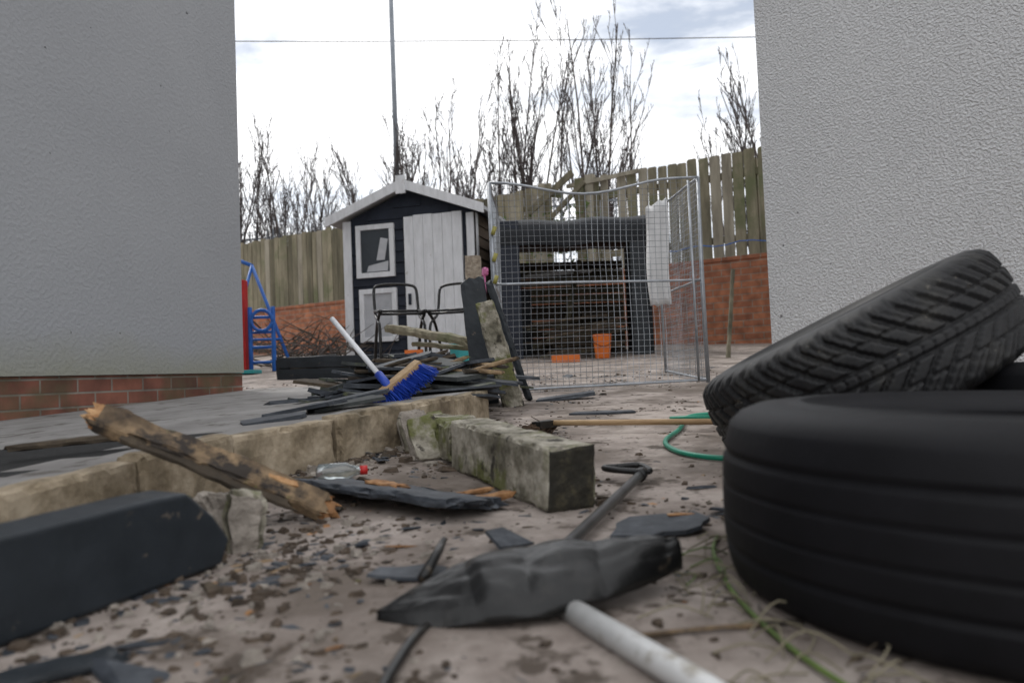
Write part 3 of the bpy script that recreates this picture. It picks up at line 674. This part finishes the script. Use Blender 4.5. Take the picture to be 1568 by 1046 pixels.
b=B('brushwood_pile',[M['bark'],M['woodd']])
for i in range(190):
    x=R.gauss(-2.05,.35); y=R.uniform(7.2,8.6); z=gz(y)+abs(R.gauss(.05,.12)); a=R.uniform(0,6.28); L=R.uniform(.2,.6)
    dx=Vector((math.cos(a),math.sin(a)*.5,R.uniform(-.1,.7)))*L
    b.tube([(x,y,z),Vector((x,y,z))+dx*.5+Vector((0,0,R.uniform(-.03,.05))),Vector((x,y,z))+dx],[.007,.005,.002],n=4,mi=i%2,cap=False)
b.done()
b=B('swing_frame',[M['blue2']])
ap=Vector((-2.40,7.4,1.42))
for q in((-2.62,7.2,.44),(-2.02,7.3,.44)): b.tube([ap,q],.016)
for q in((-3.7,9.0,.55),(-3.3,9.2,.55)): b.tube([Vector((-3.45,9.0,1.9)),q],.016)
b.tube([ap,(-3.45,9.0,1.9)],.018); b.tube([(-2.55,7.23,.72),(-2.12,7.3,.72)],.012)
b.done()
b=B('toy_slide',[M['red'],M['blue2'],M['teal']])
b.rbeam((-2.31,6.9,.42),(-2.31,6.9,1.22),.03,.10,up=(0,1,0),res=.05,amp=.001); b.rbeam((-2.42,6.95,1.0),(-2.55,6.2,.42),.22,.02,res=.06,amp=.001)
for k in range(4): b.tube([(-2.26,6.88,.5+.13*k),(-2.06,6.88,.5+.13*k)],.014,mi=1)
for xx in(-2.26,-2.06): b.tube([(xx,6.88,.42),(xx,6.88,.98)],.020,mi=1)
b.tube([( -2.15+.09*math.cos(t*.4),6.85,.86+.09*math.sin(t*.4)) for t in range(17)],.016,mi=1)
b.box(-2.25,-2.08,6.4,6.6,.40,.43,2)
b.done(bevel=.004)
# ---------------------------------------------------------------- debris
b=B('rubble_debris',[M['dirt'],M['slate'],M['woodb'],M['stonechip'],M['woodd'],M['woodo']])
rr=random.Random(21)
def chip(x,y,s,mi,z=None):
    n=rr.choice([4,5,6]); fl=rr.uniform(.2,.6) if mi in(0,3) else rr.uniform(.07,.2)
    el=rr.uniform(1,1.6) if mi in (0,3) else rr.uniform(1.1,3.6)
    if s>.014 and mi in(0,3): n=7
    a0=rr.uniform(0,6.28)
    ol=[]
    for k in range(n):
        a=2*math.pi*k/n+rr.uniform(-.35,.35); q=rr.uniform(.55,1.2); ol.append((math.cos(a)*q*s*el,math.sin(a)*q*s))
    T=Matrix.Translation((x,y,(gz(y) if z is None else z)+s*fl*.5))@E(rr.uniform(-16,16),rr.uniform(-16,16),math.degrees(a0)).to_4x4()
    t=s*fl
    vs=[(u,v,-t) for u,v in ol]+[(u*rr.uniform(.5,.95),v*rr.uniform(.5,.95),t*rr.uniform(.5,1.1)) for u,v in ol]
    b.add(vs,[tuple(range(n))[::-1],tuple(range(n,2*n))]+[(i,(i+1)%n,n+(i+1)%n,n+i) for i in range(n)],mi,False,T)
def kx(y):
    for i in range(len(K)-1):
        if K[i][1]<=y<=K[i+1][1]:
            f=(y-K[i][1])/(K[i+1][1]-K[i][1]); return K[i][0]*(1-f)+K[i+1][0]*f
    return -.2
ct=0
while ct<7500:
    y=.42+rr.random()**1.5*4.6; x=rr.uniform(-.68,.80)*y
    if y<4.4 and x<kx(y)+.035: continue
    dk=x-kx(y) if y<2.6 else 1
    nz=noise.noise(Vector((x*5,y*5,3)))
    dens=.05+.75*math.exp(-dk/.16)+ 1.6*max(0,nz-.05)+(.30 if y<1.25 and x<-.05 else 0)
    if rr.random()>dens: continue
    ct+=1
    s=.0012+.0060*rr.random()**4.5+ (.0009*y)
    mi=rr.choices([0,1,2,3,4,5],[.50,.21,.05,.08,.14,.02])[0]
    q=rr.random()
    if q<.028: s*=2.4
    if q<.012: s*=1.9; mi=rr.choice([1,1,4,1])
    chip(x,y,s,mi)
for i in range(800):
    y=rr.uniform(1.0,2.5); x=kx(y)+.03+abs(rr.gauss(0,.05)); chip(x,y,rr.uniform(.003,.012)**1.0,rr.choices([0,3,4,1],[.5,.2,.2,.1])[0])
for i in range(34):
    y=rr.uniform(1.3,2.15); x=kx(y)+.06+abs(rr.gauss(0,.10)); chip(x,y,rr.uniform(.010,.024),rr.choice([0,3,1,1,4]))
for i in range(800):
    x=rr.gauss(-.33,.11); y=rr.gauss(1.0,.16); chip(x,y,.002+.010*rr.random()**2,rr.choices([0,3,2,1,5],[.45,.2,.08,.24,.03])[0])
for i in range(160):
    y=rr.uniform(1.1,3.2); x=kx(y)-.03-abs(rr.gauss(0,.3)); chip(x,y,rr.uniform(.002,.007),rr.choice([0,1,3]),z=gz(y)+.088*max(.15,1-.85*abs(x-kx(y))/1.4))
for (x,y,s,mi) in[(-.19,1.78,.022,3),(-.15,1.70,.026,0),(-.24,1.86,.02,3),(-.27,1.72,.018,0),(-.12,1.92,.02,0),(-.30,.93,.014,0),(-.23,1.13,.014,1),(-.2,1.16,.013,3),(-.50,.80,.012,0),(.0,1.42,.013,4),(-.95,1.75,.02,0),(-.88,1.70,.016,3),(-.15,1.12,.012,5),(-.26,1.08,.014,1),(-.16,1.22,.014,1),(.33,1.25,.014,1),(.10,1.1,.012,1),(.02,1.2,.010,4)]: chip(x,y,s,mi)
b.done()
b=B('dry_grass_stems',[M['fence'],M['ivy'],M['woodd']])
for i in range(60):
    x=rr.uniform(.16,.32);y=rr.uniform(.58,1.1); a=rr.uniform(0,6.28); L=rr.uniform(.03,.10)
    z=gz(y)+.004
    b.tube(spline([(x,y,z),(x+L*.5*math.cos(a),y+L*.5*math.sin(a),z+rr.uniform(.0,.02)),(x+L*math.cos(a+.4),y+L*math.sin(a+.4),z)],4),.0010,n=4,mi=rr.choice([0,0,2,1]),cap=False)
b.tube(spline([(.27,1.1,.07),(.235,.98,.075),(.225,.86,.06),(.235,.72,.05),(.26,.60,.045)]),.0026,mi=1,n=6)
b.done()
b=B('wood_strip',[M['woodb']]); b.rbeam((-.50,.70,.048),(-.40,.78,.052),.014,.006,res=.01,amp=.003,seed=9,jag=.006)
b.rbeam((.07,.76,.050),(.27,.78,.052),.006,.004,res=.02,amp=.002,seed=10,jag=.004); b.done()
b=B('timber_offcut',[M['woodd'],M['charcoal']]); b.rbeam((-.95,1.50,.20),(-.72,1.62,.215),.03,.015,res=.02,amp=.004,seed=13,jag=.01); b.rbeam((-.50,.66,.05),(-.38,.76,.055),.04,.010,mi=1,res=.012,amp=.004,seed=15,jag=.006); b.done()
# ---------------------------------------------------------------- sun, world, camera
el=math.radians(48); az=math.radians(-35)
sv=Vector((math.sin(az)*math.cos(el),math.cos(az)*math.cos(el),math.sin(el)))
l=bpy.data.lights.new('sun','SUN'); l.energy=1.5; l.angle=math.radians(11); l.color=(1,.97,.93)
lo=bpy.data.objects.new('sun',l); S.collection.objects.link(lo); lo.rotation_mode='QUATERNION'; lo.rotation_quaternion=sv.to_track_quat('Z','Y')
w=bpy.data.worlds.new('World'); S.world=w; w.use_nodes=True; nt=w.node_tree; nt.nodes.clear(); L=nt.links.new
sky=N(nt,'ShaderNodeTexSky',sky_type='NISHITA'); sky.sun_disc=False; sky.sun_elevation=el; sky.sun_rotation=az
bg=N(nt,'ShaderNodeBackground'); bg.inputs[1].default_value=.12; L(sky.outputs[0],bg.inputs[0])
bg2=N(nt,'ShaderNodeBackground'); bg2.inputs[1].default_value=1.62
tc=N(nt,'ShaderNodeTexCoord'); mp=N(nt,'ShaderNodeMapping'); mp.inputs['Scale'].default_value=(1.6,1.6,4.5); mp.inputs['Location'].default_value=(.75,.2,.95)
L(tc.outputs['Generated'],mp.inputs[0]); nn=N(nt,'ShaderNodeTexNoise'); nn.inputs['Scale'].default_value=1.9; nn.inputs['Detail'].default_value=8; nn.inputs['Roughness'].default_value=.58; nn.inputs['Distortion'].default_value=.3
L(mp.outputs[0],nn.inputs['Vector'])
rp=ramp(nt,[(.34,g(.60)),(.49,g(1))]); L(nn.outputs['Fac'],rp.inputs[0])
rc=ramp(nt,[(.36,(.46,.49,.54)),(.53,(.98,.985,1))]); L(nn.outputs['Fac'],rc.inputs[0]); L(rc.outputs[0],bg2.inputs[0])
mx=N(nt,'ShaderNodeMixShader'); L(rp.outputs[0],mx.inputs[0]); L(bg.outputs[0],mx.inputs[1]); L(bg2.outputs[0],mx.inputs[2])
ow=N(nt,'ShaderNodeOutputWorld'); L(mx.outputs[0],ow.inputs[0])
c=bpy.data.cameras.new('camera'); c.lens=28; c.sensor_width=36; c.clip_start=.02; c.clip_end=3000
c.dof.use_dof=True; c.dof.focus_distance=2.7; c.dof.aperture_fstop=4.2
co=bpy.data.objects.new('camera',c); S.collection.objects.link(co)
co.matrix_world=Matrix.Translation((0,0,.3))@Matrix.Rotation(math.radians(92.44),4,'X')@Matrix.Rotation(math.radians(-2.3),4,'Z')
S.camera=co
S.view_settings.view_transform='Standard'; S.view_settings.look='None'; S.view_settings.exposure=0
